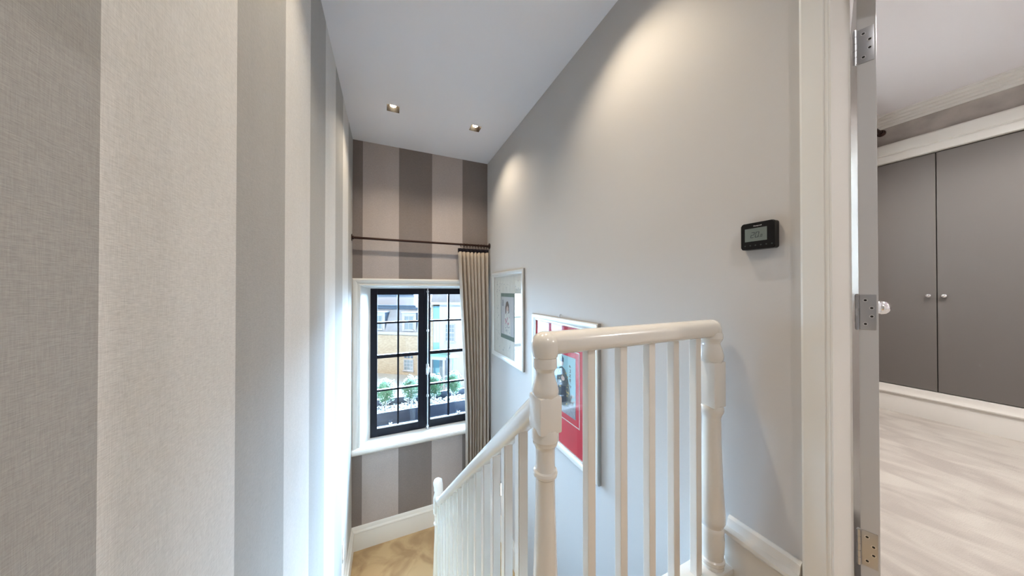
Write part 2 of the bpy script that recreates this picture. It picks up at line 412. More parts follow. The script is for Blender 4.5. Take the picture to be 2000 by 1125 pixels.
# fitted wardrobe
wd = tag(empty('fitted_wardrobe', (BX1, -.5, ZF)), 'grey fitted wardrobe with flush doors seen through the doorway', 'wardrobe')
bm = bmesh.new(); box(bm, BX1+.03, BX1+.55, BY0, BY1-.001, ZF, 1.055)
link('carcass', bm, 'dark', wd)
ye = [1.026, .6976, .20, -.30, -.80, -1.30, -1.80, -2.30]
for i, (a, b) in enumerate(zip(ye, ye[1:])):
    d = link('door', bx(BX1, BX1+.022, b+.0025, a-.0025, -.779, 1.052, bev=.0015), 'wardrobe', wd)
    ky = (.6976+.034 if i == 0 else b + .034 if i % 2 == 0 else a - .034)
    bm = bmesh.new(); tube(bm, [(BX1, ky, -.045), (BX1-.014, ky, -.045)], .007, 14); ball(bm, (BX1-.022, ky, -.045), .0155, 18, (.8, 1, 1))
    k = link('knob', bm, 'chrome', None, smooth=True); k.parent = d; k['label'] = 'small round chrome knob'
wp = [(0, 0), (.010, 0), (.010, .140), (.008, .146), (.022, .152), (.024, .160), (.018, .172), (.012, .186), (.010, .214), (-.03, .216)]
p = skirt('plinth', (BX1-.012, BY0, ZF), (BX1-.012, BY1-.001, ZF), -1, 0, ZF, prof=wp, parent=wd)
tp = [(-.03, 1.060), (.018, 1.060), (.018, 1.112), (.013, 1.120), (.026, 1.128), (.030, 1.200), (.024, 1.210), (-.03, 1.210)]
p = skirt('top_rail', (BX1-.012, BY0, 0), (BX1-.012, BY1-.001, 0), -1, 0, 0, prof=tp, parent=wd)
# black curtain pole by the bedroom window
cp = tag(empty('bedroom_curtain_pole', (3.2, .93, 1.29)), 'black curtain pole end with round finial above the wardrobe corner', 'curtain pole')
bm = bmesh.new(); tube(bm, [(2.3, .93, 1.29), (3.70, .93, 1.29)], .014, 14); link('pole', bm, 'iron', cp, smooth=True)
bm = bmesh.new(); tube(bm, [(3.70, .93, 1.29), (3.715, .93, 1.29)], .018, 14); ball(bm, (3.735, .93, 1.29), .026, 16); link('finial', bm, 'iron', cp, smooth=True)
bm = bmesh.new(); tube(bm, [(3.62, .93, 1.29), (3.62, BY1, 1.29)], .008, 10); tube(bm, [(3.62, BY1-.006, 1.29), (3.62, BY1, 1.29)], .03, 16); link('bracket', bm, 'iron', cp, smooth=True)

# ---------------------------------------------------------------- door frame and door
df = struct(empty('trim_5', (RW, dy1, ZF)), 'cream painted door frame')
bm = bmesh.new()   # jamb lining with rebate, both sides and head
for s, y in ((1, .366), (-1, dy0+.025)):
    ya, yb = (y, dy1+.001) if s > 0 else (dy0-.001, y)
    box(bm, RW-.004, RW+T+.004, ya, yb, ZF, dz)
    if s > 0: box(bm, RW-.0195, RW+.060, y-.0068, y, ZF, dz-.02)
    else: box(bm, RW+.0, RW+.064, y, y+.014, ZF, dz-.02)
box(bm, RW-.004, RW+T+.004, dy0, dy1, dz-.025, dz+.001)
link('jamb', bm, 'trim', df)
ap = [(0, 0), (0, .014), (.004, .020), (.012, .020), (.014, .022), (.058, .022), (.064, .018), (.066, .008), (.066, 0)]
bm = bmesh.new()
planar_sweep(bm, [(.360, ZF), (.360, dz-.02), (dy0+.022, dz-.02), (dy0+.022, ZF)], [(-a, h) for a, h in ap], lambda a, b, h: (RW-h, a, b))
link('architrave', bm, 'trim', df, smooth=30)
bm = bmesh.new()
planar_sweep(bm, [(.368, ZF), (.368, dz-.02), (dy0+.022, dz-.02), (dy0+.022, ZF)], [(-a, h) for a, h in ap], lambda a, b, h: (RW+T+h*.6, a, b))
link('architrave', bm, 'trim', df, smooth=30)

th = R(18.6)
A = Vector((1.2566, .3568, 0)); ul = Vector((math.cos(th), math.sin(th), 0)); ut = Vector((math.sin(th), -math.cos(th), 0)); uz = Vector((0, 0, 1))
dr = struct(empty('door_1', (A.x, A.y, ZF)), 'pale grey bedroom door standing wide open, seen edge on')
bm = bmesh.new(); obox(bm, A + uz*(ZF+.008), ul*.74, ut*.0355, uz*(.93-ZF-.008), bev=.0012)
link('leaf', bm, 'leaf', dr)
hinge_slots = ((.706, False), (-.064, False), (-.741, False))
for zc, _ in hinge_slots:
    bm = bmesh.new()
    obox(bm, A + ut*.002 - ul*.0016 + uz*(zc-.050), ul*.002, ut*.0295, uz*.100, bev=.0006)
    # knuckle in five rings, leaf on the jamb
    kc = A - ul*.004 - ut*.0035
    for i in range(5):
        z0 = zc-.050+.020*i
        tube(bm, [kc + uz*(z0+.0008), kc + uz*(z0+.0192)], .0042, 12)
    tube(bm, [kc + uz*(zc-.052), kc + uz*(zc+.052)], .0030, 10)
    h = link('hinge', bm, 'satin', dr, smooth=30); h['label'] = 'satin steel butt hinge'
    for (t, dzv) in ((.010, .034), (.0215, .012), (.0215, -.012), (.010, -.034)):
        c = A + ut*(.002+t) - ul*.0017 + uz*(zc+dzv)
        bm = bmesh.new()
        tube(bm, [c + ul*.0006, c - ul*.0004], .0048, 16)
        s_ = link('screw', bm, 'whitemetal', None, smooth=30); s_.parent = h
        bm = bmesh.new(); tube(bm, [c - ul*.0004, c - ul*.0009], .0030, 12)
        bmesh.ops.translate(bm, verts=bm.verts, vec=(0, 0, 0))
        s2 = link('screw_head', bm, 'dark', None); s2.parent = h
kc = A + ul*.665 + ut*.0355 + uz*(-.075)
bm = bmesh.new()
tube(bm, [kc, kc+ut*.005], .026, 24); tube(bm, [kc+ut*.004, kc+ut*.034], .010, 18)
d0 = kc + ut*.034
tube(bm, [d0, d0+ut*.004, d0+ut*.012, d0+ut*.024, d0+ut*.036, d0+ut*.044, d0+ut*.049, d0+ut*.0505], [.011, .018, .0255, .0285, .0255, .018, .009, .002], 28)
k = link('door_knob', bm, 'chrome', dr, smooth=60); k['label'] = 'polished chrome door knob'

# ---------------------------------------------------------------- stair window
w1 = struct(empty('window_1', (.394, EW, -1.6)), 'black framed casement window with cream surround')
fx0, fx1, fz0, fz1, FY = -.168, .956, -1.60, .0138, 3.44
bm = bmesh.new()
def quadslab(bm, pts, off):
    a = [bm.verts.new(p) for p in pts]; b = [bm.verts.new(Vector(p)+Vector(off)) for p in pts]
    bm.faces.new(a); bm.faces.new(b[::-1])
    for i in range(4): bm.faces.new((a[i], b[i], b[(i+1) % 4], a[(i+1) % 4]))
quadslab(bm, [(wx0, EW-.002, fz0-.01), (fx0, FY+.002, fz0-.01), (fx0, FY+.002, fz1), (wx0, EW-.002, wz1)], (-.01, .05, 0))
quadslab(bm, [(wx1, EW-.002, fz0-.01), (fx1, FY+.002, fz0-.01), (fx1, FY+.002, fz1), (wx1, EW-.002, wz1)], (.01, .05, 0))
quadslab(bm, [(wx0, EW-.002, wz1), (fx0, FY+.002, fz1), (fx1, FY+.002, fz1), (wx1, EW-.002, wz1)], (0, .05, .01))
box(bm, wx0-.01, fx0, FY, FY+.1, fz0-.02, wz1+.02); box(bm, fx1, wx1+.01, FY, FY+.1, fz0-.02, wz1+.02); box(bm, wx0-.01, wx1+.01, FY, FY+.1, fz1, wz1+.02)
link('lining', bm, 'trim', w1)
ap2 = [(0, 0), (0, .016), (.008, .022), (.014, .022), (.018, .016), (.034, .016), (.042, .024), (.052, .030), (.066, .032), (.078, .026), (.078, 0)]
bm = bmesh.new()
planar_sweep(bm, [(wx0, fz0-.01), (wx0, wz1), (wx1, wz1), (wx1, fz0-.01)], ap2, lambda a, b, h: (a, EW-h, b))
link('architrave', bm, 'trim', w1, smooth=30)
bm = bmesh.new()   # sill with a rounded nose
prof = [(FY+.08, -1.60), (EW-.045, -1.612), (EW-.062, -1.618), (EW-.072, -1.632), (EW-.072, -1.648), (EW-.062, -1.662), (EW-.045, -1.668), (EW-.030, -1.672), (EW-.014, -1.690), (EW, -1.700), (EW, -1.64), (FY+.08, -1.64)]
r0 = [bm.verts.new((LW+.001, y, z)) for y, z in prof]; r1 = [bm.verts.new((RW-.001, y, z)) for y, z in prof]
K = len(prof)
for i in range(K): bm.faces.new((r0[i], r0[(i+1) % K], r1[(i+1) % K], r1[i]))
bm.faces.new(r0[::-1]); bm.faces.new(r1)
link('window_sill', bm, 'trim', w1, smooth=35)
gz0, gz1 = -1.512, -.054
for (cx0, cx1, g0, g1) in ((fx0, .3935, -.100, .3253), (.3945, fx1, .462, .888)):
    bm = bmesh.new()
    for a in ((cx0, g0, fz0, fz1), (g1, cx1, fz0, fz1), (g0, g1, fz0, gz0), (g0, g1, gz1, fz1)): box(bm, a[0], a[1], FY, FY+.05, a[2], a[3], bev=.002)
    cs = link('casement', bm, 'black', w1)
    gm = (g0+g1)/2
    bm = bmesh.new()
    box(bm, gm-.0095, gm+.0095, FY+.008, FY+.042, gz0, gz1)
    for k, z in enumerate((-.364, -.735, -1.106)):
        t = .010 if k != 1 else .019
        box(bm, g0, g1, FY+.008, FY+.042, z-t, z+t)
    b_ = link('glazing_bar', bm, 'black', None); b_.parent = cs
    g_ = link('glass_pane', bx(g0-.004, g1+.004, FY+.023, FY+.027, gz0-.004, gz1+.004), 'pane', None); g_.parent = cs
    bm = bmesh.new(); box(bm, g0, g1, FY-.004, FY+.014, gz0-.003, gz0+.010, bev=.003)
    s_ = link('weather_bar', bm, 'whitemetal', None); s_.parent = cs
    bm = bmesh.new(); cxm = g0 + .135 if cx0 < 0 else g0+.33
    box(bm, cxm-.018, cxm+.018, FY-.016, FY-.002, gz0+.010, gz0+.018); box(bm, cxm-.012, cxm+.012, FY-.014, FY-.004, gz0+.016, gz0+.036); ball(bm, (cxm-.012, FY-.010, gz0+.040), .007, 10); ball(bm, (cxm+.012, FY-.010, gz0+.040), .007, 10)
    s_ = link('stay_pin', bm, 'whitemetal', None); s_.parent = cs
bm = bmesh.new(); rx, ry = .4275, FY-.030
tube(bm, [(rx, ry, fz0-.004), (rx, ry, fz1+.016)], .0065, 12)
for z in (fz0+.03, -1.22, -.47, fz1-.035): tube(bm, [(rx, ry, z-.010), (rx, ry, z+.010)], .014, 14); box(bm, rx-.008, rx+.008, ry, FY+.001, z-.008, z+.008)
box(bm, rx-.022, rx+.022, ry-.004, FY-.001, fz1+.002, fz1+.012); box(bm, rx-.022, rx+.022, ry-.004, FY, fz0+.0, fz0+.008)
bolt = link('espagnolette_bolt', bm, 'whitemetal', w1, smooth=35); bolt['label'] = 'pale metal full height window bolt'
bm = bmesh.new()
box(bm, rx-.016, rx+.016, ry+.004, FY+.001, -.98, -.86, bev=.004)
tube(bm, [(rx, ry-.004, -.87), (rx-.016, ry-.018, -.90), (rx-.014, ry-.022, -.945), (rx, ry-.016, -.97), (rx+.014, ry-.022, -.945), (rx+.016, ry-.018, -.90)], .0055, 8, closed=True)
h_ = link('bolt_handle', bm, 'whitemetal', None, smooth=35); h_.parent = bolt; h_.location = (0, 0, 0)

# ---------------------------------------------------------------- curtain and its pole
PY, PZ = 3.235, .521
po = tag(empty('curtain_pole', (.4, PY, PZ)), 'thin dark bronze curtain pole running wall to wall above the stair window', 'curtain pole')
bm = bmesh.new(); tube(bm, [(LW+.004, PY, PZ), (RW-.004, PY, PZ)], .012, 16); link('pole', bm, 'iron', po, smooth=True)
for x, s in ((LW, 1), (RW, -1)):
    bm = bmesh.new(); tube(bm, [(x, PY, PZ), (x+s*.006, PY, PZ)], .034, 22); tube(bm, [(x+s*.005, PY, PZ), (x+s*.02, PY, PZ)], .018, 16); link('wall_flange', bm, 'iron', po, smooth=40)
cu = tag(empty('curtain', (.92, PY, ZL+.02)), 'oatmeal curtain with dark heading band gathered at the right of the window', 'curtain')
NF = 8
def cur_pt(s, z, band=False):
    """s in 0..1 across the gathered curtain, z height: rounded pleats with sharp creases between them"""
    zt = .44; t = max(0, (zt - z) / (zt - ZL))
    x0 = .745 + .075*min(1, t*1.7); x1 = 1.100
    u = s*NF + .10*math.sin(s*11 + 2*t); k = abs(math.sin(PI*u))
    amp = (.012 if band else .030 + .020*min(1, t*4)) * (1 + .25*math.sin(7*s+1))
    x = x0 + (x1-x0)*s + .004*math.sin(2*PI*u)
    y = PY + .020 - amp*(k**.55)*1.5 + .007*math.sin(s*5+t*6) - (.010 if band else 0)
    return Vector((x, y, z))
bm = bmesh.new(); NS, NZ = 220, 46; zt, zb = .436, ZL+.03
G = []
for j in range(NZ+1):
    z = zt + (zb-zt)*j/NZ
    G.append([bm.verts.new(cur_pt(i/NS, z)) for i in range(NS+1)])
for j in range(NZ):
    for i in range(NS): bm.faces.new((G[j][i], G[j][i+1], G[j+1][i+1], G[j+1][i]))
o = link('curtain_fabric', bm, 'linen', cu, smooth=80)
md = o.modifiers.new('thickness', 'SOLIDIFY'); md.thickness = .003
bm = bmesh.new(); G = []
for j, z in enumerate((.476, .428)):
    G.append([bm.verts.new(cur_pt(i/NS, .44, True) + Vector((0, 0, z-.44))) for i in range(NS+1)])
for j in range(1):
    for i in range(NS): bm.faces.new((G[j][i], G[j][i+1], G[j+1][i+1], G[j+1][i]))
o = link('heading_band', bm, 'velvet', cu, smooth=80); md = o.modifiers.new('thickness', 'SOLIDIFY'); md.thickness = .012; md.offset = 0
o['label'] = 'near black heading band'
for i in range(10):
    x = .775 + i*.0345
    bm = bmesh.new(); tube(bm, [(x + .003*math.sin(a*3+i), PY + .019*math.cos(a), PZ-.006 + .019*math.sin(a)) for a in [2*PI*k/18 for k in range(18)]], .0028, 8, closed=True)
    tube(bm, [(x, PY, PZ-.025), (x, PY-.004, PZ-.048)], .0022, 6)
    link('curtain_ring', bm, 'iron', cu, smooth=True)

# ---------------------------------------------------------------- ceiling downlights
def downlight(x, y, zc, label, group, power=9.0, col=WARM, ang=112, blend=.75, m='bronze'):
    d = tag(empty('downlight', (x, y, zc)), label, 'ceiling light', group)
    bm = bmesh.new(); a = .0495; i_ = .034; zt = zc+.085
    bot = [bm.verts.new((x+sx*a, y+sy*a, zc+.001)) for sx, sy in ((-1,-1),(1,-1),(1,1),(-1,1))]
    top = [bm.verts.new((x+sx*i_, y+sy*i_, zt)) for sx, sy in ((-1,-1),(1,-1),(1,1),(-1,1))]
    for k in range(4): bm.faces.new((bot[k], bot[(k+1) % 4], top[(k+1) % 4], top[k]))
    bm.faces.new(top)
    o = link('reflector', bm, m, d); md = o.modifiers.new('t', 'SOLIDIFY'); md.thickness = .002; md.offset = 0
    bm = bmesh.new(); tube(bm, [(x, y, zc+.024), (x, y, zc+.082)], .0235, 24)
    link('lamp', bm, 'lamp', d, smooth=40)
    l = bpy.data.lights.new('downlight_beam', 'SPOT'); l.energy = power; l.color = col; l.spot_size = R(ang); l.spot_blend = blend; l.shadow_soft_size = .022
    lo = bpy.data.objects.new('downlight_beam', l); lo.location = (0, 0, .018); C.objects.link(lo); lo.parent = d
    return d
lab = ['square recessed downlight with glowing lamp, nearer the striped wall', 'square recessed downlight with glowing lamp, nearer the plain taupe wall',
       'square recessed downlight over the middle of the stairs by the striped wall', 'square recessed downlight over the middle of the stairs by the taupe wall', 'unseen square downlight added above the upper landing']
for (x, y), l_ in zip(DL, lab): downlight(x, y, ZC, l_, 'square recessed downlights over the stairs', 20.5 if y > 0 else 23, WARM if y > 0 else (1, .96, .93), ang=120 if y > 0 else 165)  # the one behind the camera is added to brighten the landing
for x, y in ((2.55, .15), (3.1, -1.6)): downlight(x, y, ZBC, 'unseen added bedroom ceiling downlight nearer the ' + ('bedroom window' if y > 0 else 'back wall'), 'added bedroom lamps', 70, (1.0, .94, .89), 165, .5, 'trim')  # unseen lamps added to brighten the bedroom and the doorway

# ---------------------------------------------------------------- low level step lights
for x, s, yc, l_ in ((LW, 1, 2.70, 'lit upright slot light low on the striped wall'), (RW, -1, 2.83, 'lit upright slot light low on the taupe wall seen between balusters')):
    e = tag(empty('step_light', (x, yc, -2.13)), l_, 'step light', 'step lights above the half landing')
    zc = -2.13
    fn = lambda a, b, h, x=x, s=s, yc=yc, zc=zc: (x+s*h, yc+a, zc+b)
    bm = bmesh.new(); planar_sweep(bm, [(-.035, -.075), (.035, -.075), (.035, .075), (-.035, .075)], [(0, 0), (0, .004), (.012, .004), (.012, 0)], fn, closed=True)
    link('bezel', bm, 'satin', e)
    bm = bmesh.new(); poly_prism(bm, [(-.023, -.063), (.023, -.063), (.023, .063), (-.023, .063)], fn, .0002, .0025)
    link('lens', bm, 'stepglow', e)
    l = bpy.data.lights.new('step_light_beam', 'SPOT'); l.energy = 2; l.color = (1, .80, .52); l.spot_size = R(120); l.spot_blend = 1; l.shadow_soft_size = .02
    lo = bpy.data.objects.new('step_light_beam', l); lo.location = (s*.03, 0, 0); lo.rotation_euler = Vector((-s*.6, 0, .8)).to_track_quat('Z', 'Y').to_euler(); C.objects.link(lo); lo.parent = e

# ---------------------------------------------------------------- banister
BXX, BYY = .373, .64
NRX = 1.043
bn = tag(empty('banister', (BXX, BYY, ZF)), 'cream painted wooden banister with turned newel posts and square balusters', 'banister')
def post(name, cx, cy, segs, a, blocks, label):
    bm = bmesh.new()
    for prof in segs: lathe(bm, cx, cy, prof, 32)
    for z0, z1 in blocks: box(bm, cx-a, cx+a, cy-a, cy+a, z0, z1, bev=.006)
    o = link(name, bm, 'gloss', bn, smooth=24); o['label'] = label; return o
def arc(z0, z1, r0, r1, bulge, n=8):
    """smooth profile from (r0,z0) to (r1,z1) with an outward bulge"""
    return [(r0+(r1-r0)*i/n + bulge*math.sin(PI*i/n), z0+(z1-z0)*i/n) for i in range(n+1)]
# middle newel at the top of the flight
p1 = [(.003, -.1070), (.012, -.1080), (.022, -.113), (.030, -.121), (.035, -.132), (.0362, -.142), (.0345, -.158), (.0315, -.171), (.0285, -.1735), (.030, -.177), (.030, -.186)] + [(.0305, -.190), (.0305, -.198), (.027, -.203), (.0235, -.209), (.0235, -.214), (.0245, -.220), (.028, -.233), (.0325, -.247), (.0345, -.257), (.0340, -.264), (.031, -.270), (.030, -.276)]
p2 = [(.033, -.352), (.0345, -.357), (.0345, -.381), (.0325, -.385), (.0315, -.392), (.027, -.399), (.0255, -.403), (.0245, -.41), (.0245, -.452), (.026, -.458), (.030, -.461), (.0315, -.467), (.030, -.474), (.026, -.478), (.0245, -.484), (.026, -.56), (.031, -.72), (.036, -.86), (.038, -.93), (.040, -.97)]
post('newel_post', BXX, BYY, [p1, p2], .0315, [(-.360, -.268), (-1.45, -.95)], 'turned newel post at the top of the flight')
# newel by the right wall
q1 = [(.022, -.135), (.034, -.150), (.0355, -.155), (.0355, -.168), (.031, -.178), (.028, -.184)] + [(.0275, -.188), (.029, -.194), (.033, -.206), (.0365, -.220), (.0375, -.231), (.0365, -.240), (.033, -.247), (.031, -.253)]
q2 = [(.034, -.400), (.037, -.408), (.037, -.420), (.031, -.434), (.0285, -.445), (.030, -.55), (.0345, -.68), (.040, -.775), (.0405, -.790)] + [(.039, -.803), (.034, -.812), (.033, -.818)] + [(.0355, -.824), (.0365, -.832), (.0355, -.842), (.0375, -.86), (.037, -.89), (.034, -.918), (.033, -.926), (.038, -.930), (.038, -.940), (.035, -.946), (.035, -.957)]
post('newel_post', NRX, BYY, [q1, q2], .0315, [(-.405, -.248), (-1.20, -.957)], 'turned newel post against the taupe wall')
# lower newel on the half landing
LY = 2.335
lt = -1.508
p3 = [(r*1.0, z-(-.107)+lt) for r, z in p1]; p4 = [(r, z-(-.114)+lt) for r, z in p2]
post('newel_post', BXX, LY, [p3, p4], .0315, [(lt-.253, lt-.161), (ZL-.15, lt-.80)], 'turned newel post at the foot of the flight')
# handrails
HP = [(-.027, -.028), (-.030, -.016), (-.030, -.002), (-.026, .010), (-.017, .019), (-.006, .023), (.006, .023), (.017, .019), (.026, .010), (.030, -.002), (.030, -.016), (.027, -.028), (.018, -.034), (-.018, -.034)]
def rail(bm, path, side, prof=HP):
    P = [Vector(p) for p in path]; side = Vector(side); rings = []
    for i, p in enumerate(P):
        d1 = (P[i]-P[i-1]).normalized() if i else (P[1]-P[0]).normalized()
        d2 = (P[i+1]-P[i]).normalized() if i < len(P)-1 else d1
        n1, n2 = d1.cross(side).normalized(), d2.cross(side).normalized()
        m_ = (n1+n2)/(1+n1.dot(n2))
        rings.append([bm.verts.new(p + side*a + m_*b) for a, b in prof])
    K = len(prof)
    for a, b in zip(rings, rings[1:]):
        for k in range(K): bm.faces.new((a[k], a[(k+1) % K], b[(k+1) % K], b[k]))
    bm.faces.new(rings[0][::-1]); bm.faces.new(rings[-1])
RZ = -.131
bm = bmesh.new(); rail(bm, [(BXX, BYY, RZ), (BXX+.10, BYY, RZ), (NRX, BYY, RZ+.003)], (0, 1, 0))
for v in bm.verts: pass
# rounded end over the wall newel
n = 16
prof_up = [(a, b) for a, b in HP if a >= 0]
lathe(bm, NRX, BYY, [(.004, RZ+.026), (.010, RZ+.0255), (.020, RZ+.021), (.028, RZ+.012), (.032, RZ), (.032, RZ-.014), (.029, RZ-.026), (.020, RZ-.034)], 28)
hr = link('handrail', bm, 'gloss', bn, smooth=50); hr['label'] = 'level handrail over the landing'
sl = -.845
def rz(y): return -.32 - .040 + sl*(y-.7457)     # rail centre line
bm = bmesh.new()
pts = [(BXX, BYY+.02, rz(BYY+.02)), (BXX, 2.20, rz(2.20)), (BXX, 2.24, rz(2.24)+.02), (BXX, 2.275, rz(2.27)+.06), (BXX, 2.30, lt-.06), (BXX, 2.315, lt-.03)]
rail(bm, [p for p in pts][:3], (-1, 0, 0))
tube(bm, [(BXX, 2.215, rz(2.215)), (BXX, 2.245, rz(2.245)+.012), (BXX, 2.275, lt-.080), (BXX, 2.305, lt-.032), (BXX, LY, lt-.020)], [.031, .032, .033, .034, .034], 20)
hr = link('handrail', bm, 'gloss', bn, smooth=50); hr['label'] = 'sloping handrail beside the flight'
# closed string under the sloping balusters, base plate on the landing edge
def pitch(y): return ZF - .851*(y-.62)
bm = bmesh.new()
poly_prism(bm, [(.66, pitch(.66)+.07), (2.31, pitch(2.31)+.07), (2.31, pitch(2.31)-.28), (.66, pitch(.66)-.28)], lambda a, b, h: (.345+h, a, b), 0, .056)
s_ = link('string', bm, 'gloss', bn); s_['label'] = 'sloping closed string'
bm = bmesh.new(); box(bm, BXX+.02, RW-.001, .598, .682, -.985, -.957, bev=.006); box(bm, BXX+.02, RW-.001, .621, .668, -1.22, -.984)
s_ = link('base_plate', bm, 'trim', bn, smooth=40); s_['label'] = 'cream nosing board under the landing balusters'
hb = .0128
for x in (.512, .6277, .7417, .8496, .958):
    bm = bmesh.new(); box(bm, x-hb, x+hb, BYY-hb, BYY+hb, -.958, RZ-.028, bev=.0025)
    link('baluster', bm, 'gloss', bn)
y = .784
while y < 2.27:
    bm = bmesh.new(); x0, x1 = BXX-.0155, BXX+.0155
    vs = []
    for yy in (y-.0155, y+.0155):
        for xx in (x0, x1): vs.append((xx, yy))
    b_ = [bm.verts.new((xx, yy, pitch(yy)+.068)) for xx, yy in (vs[0], vs[1], vs[3], vs[2])]
    t_ = [bm.verts.new((xx, yy, rz(yy)-.030)) for xx, yy in (vs[0], vs[1], vs[3], vs[2])]
    bm.faces.new(b_); bm.faces.new(t_)
    for k in range(4): bm.faces.new((b_[k], b_[(k+1) % 4], t_[(k+1) % 4], t_[k]))
    bmesh.ops.bevel(bm, geom=[e for e in bm.edges if abs(e.verts[0].co.z-e.verts[1].co.z) > .2], offset=.0025, segments=2, affect='EDGES')
    link('baluster', bm, 'gloss', bn)
    y += .113

# ---------------------------------------------------------------- framed pictures on the right wall
FP = [(0, 0), (0, .014), (.002, .020), (.008, .024), (.024, .022), (.040, .013), (.045, .015), (.052, .013), (.052, .004), (.052, 0)]
def picture(name, yc, zc, hw, hh, label, mount):
    e = tag(empty(name, (RW, yc, zc)), label, 'picture')
    fn = lambda a, b, h: (RW-.002-h, yc-a, zc+b)
    bm = bmesh.new()
    planar_sweep(bm, [(-hw, -hh), (hw, -hh), (hw, hh), (-hw, hh)], FP, fn, closed=True)
    for f in bm.faces:
        if f.calc_center_median().x > RW-.020 and (abs(f.calc_center_median().y-yc) > hw-.001 or abs(f.calc_center_median().z-zc) > hh-.001): f.material_index = 1
    fr = link('picture_frame', bm, ['silver', 'silver_side'], e, smooth=35); fr['label'] = 'silver leaf moulding with dark outer edge'
    bm = bmesh.new(); poly_prism(bm, [(-hw+.045, -hh+.045), (hw-.045, -hh+.045), (hw-.045, hh-.045), (-hw+.045, hh-.045)], fn, .001, .004)
    mo = link('mount', bm, mount, e)
    bm = bmesh.new(); poly_prism(bm, [(-hw+.046, -hh+.046), (hw-.046, -hh+.046), (hw-.046, hh-.046), (-hw+.046, hh-.046)], fn, .0115, .0130)
    g_ = link('picture_glass', bm, 'picglass', e)
    return e, fn, mo
def shape(parent, name, pts, fn, m, h0, h1, smooth=False):
    bm = bmesh.new(); poly_prism(bm, pts, fn, h0, h1); o = link(name, bm, m, None); o.parent = parent
    return o
def oval(cx, cy, rx_, ry_, n=18, rot=0): return [(cx+rx_*math.cos(2*PI*i/n)*math.cos(rot)-ry_*math.sin(2*PI*i/n)*math.sin(rot), cy+rx_*math.cos(2*PI*i/n)*math.sin(rot)+ry_*math.sin(2*PI*i/n)*math.cos(rot)) for i in range(n)]
def multi(parent, name, polys, fn, m, h0, h1):
    bm = bmesh.new()
    for p in polys: poly_prism(bm, p, fn, h0, h1)
    o = link(name, bm, m, None); o.parent = parent; return o

# ivory mounted picture of a seated lady
e, fn, mo = picture('framed_picture', 2.68, -.270, .405, .462, 'silver framed picture with ivory mount and small green bordered print, beside the curtain', 'mount')
off = .015   # art centre relative to the frame centre
def rect(a0, a1, b0, b1): return [(a0, b0), (a1, b0), (a1, b1), (a0, b1)]
bm = bmesh.new(); poly_prism(bm, rect(-.165, .192, -.232, .235), fn, .004, .0052); art = link('print', bm, 'jade', e)
shape(art, 'print_paper', rect(-.148, .178, -.190, .198), fn, 'paper', .0052, .0058)
multi(art, 'robe', [[(-.060, -.185), (-.070, -.09), (-.045, .02), (-.02, .075), (.05, .07), (.085, .0), (.10, -.09), (.095, -.185)]], fn, 'mount', .0058, .0062)
multi(art, 'hair', [[(-.03, .02), (-.035, .09), (-.01, .145), (.03, .155), (.06, .12), (.065, .04), (.05, .03), (.045, .09), (.02, .11), (-.005, .09), (-.01, .03)]], fn, 'hair', .0066, .007)
multi(art, 'face', [oval(.022, .085, .027, .035)], fn, 'skinink', .0062, .0065)
multi(art, 'pattern', [oval(random.uniform(-.045, .08), random.uniform(-.17, .04), random.uniform(.003, .010), random.uniform(.004, .012), 7) for _ in range(36)], fn, 'greyink', .0062, .0064)['kind'] = 'stuff'
multi(art, 'sash', [oval(-.02, -.05, .015, .03, 10, .5), oval(.04, -.07, .02, .012, 10), oval(.02, -.02, .01, .014, 10)], fn, 'pinkink', .0064, .0066)
multi(art, 'seal', [rect(-.125, -.085, .10, .165)], fn, 'greyink', .0058, .0062)
multi(mo, 'mount_speckle', [oval(random.choice([-1, 1])*random.uniform(.20, .30) if i % 3 else random.uniform(-.25, .25), random.uniform(-.36, .36) if i % 3 else random.choice([-1, 1])*random.uniform(.26, .36), random.uniform(.003, .007), random.uniform(.003, .010), 6) for i in range(54)], fn, 'greyink', .004, .0045)['kind'] = 'stuff'

# crimson mounted picture of a robed man
e, fn, mo = picture('framed_picture', 1.697, -.655, .405, .462, 'silver framed picture with crimson mount and pale blue print, behind the banister', 'red')
bm = bmesh.new()
planar_sweep(bm, rect(-.215, .215, -.232, .252), [(0, 0), (0, .0012), (.006, .0012), (.006, 0)], lambda a, b, h: fn(a, b, h+.004), closed=True)
ln = link('mount_line', bm, 'mount', None); ln.parent = mo
bm = bmesh.new(); poly_prism(bm, rect(-.172, .172, -.187, .208), fn, .004, .0052); art = link('print', bm, 'bluepaper', e)
multi(art, 'ground', [[(-.172, -.187), (.172, -.187), (.172, -.10), (.05, -.10), (-.04, -.08), (-.172, -.10)]], fn, 'greyink', .0052, .0056)
multi(art, 'blossom', [oval(.10+random.uniform(-.05, .055), -.06+random.uniform(-.05, .06), .012, .010, 7, random.random()*3) for _ in range(16)], fn, 'paper', .0056, .0060)['kind'] = 'stuff'
ffn = lambda a, b, h: fn(a+.075, b, h)
multi(art, 'robe', [[(-.105, -.125), (-.125, -.03), (-.118, .06), (-.085, .115), (-.055, .125), (-.02, .11), (.015, .05), (.035, -.02), (.04, -.08), (.02, -.13), (-.04, -.145)]], ffn, 'robe', .0058, .0062)
multi(art, 'pattern', [oval(random.uniform(-.10, .02), random.uniform(-.12, .09), random.uniform(.004, .009), random.uniform(.004, .010), 6, random.random()*3) for _ in range(26)], ffn, 'ochre', .0062, .0064)['kind'] = 'stuff'
multi(art, 'skirt', [[(-.075, -.12), (-.06, -.01), (-.01, .0), (.0, -.11), (-.03, -.135)]], ffn, 'ink', .0064, .0066)
multi(art, 'face', [oval(-.058, .150, .018, .024)], ffn, 'skinink', .0064, .0067)
multi(art, 'hands', [oval(-.045, .045, .022, .016)], ffn, 'skinink', .0064, .0067)
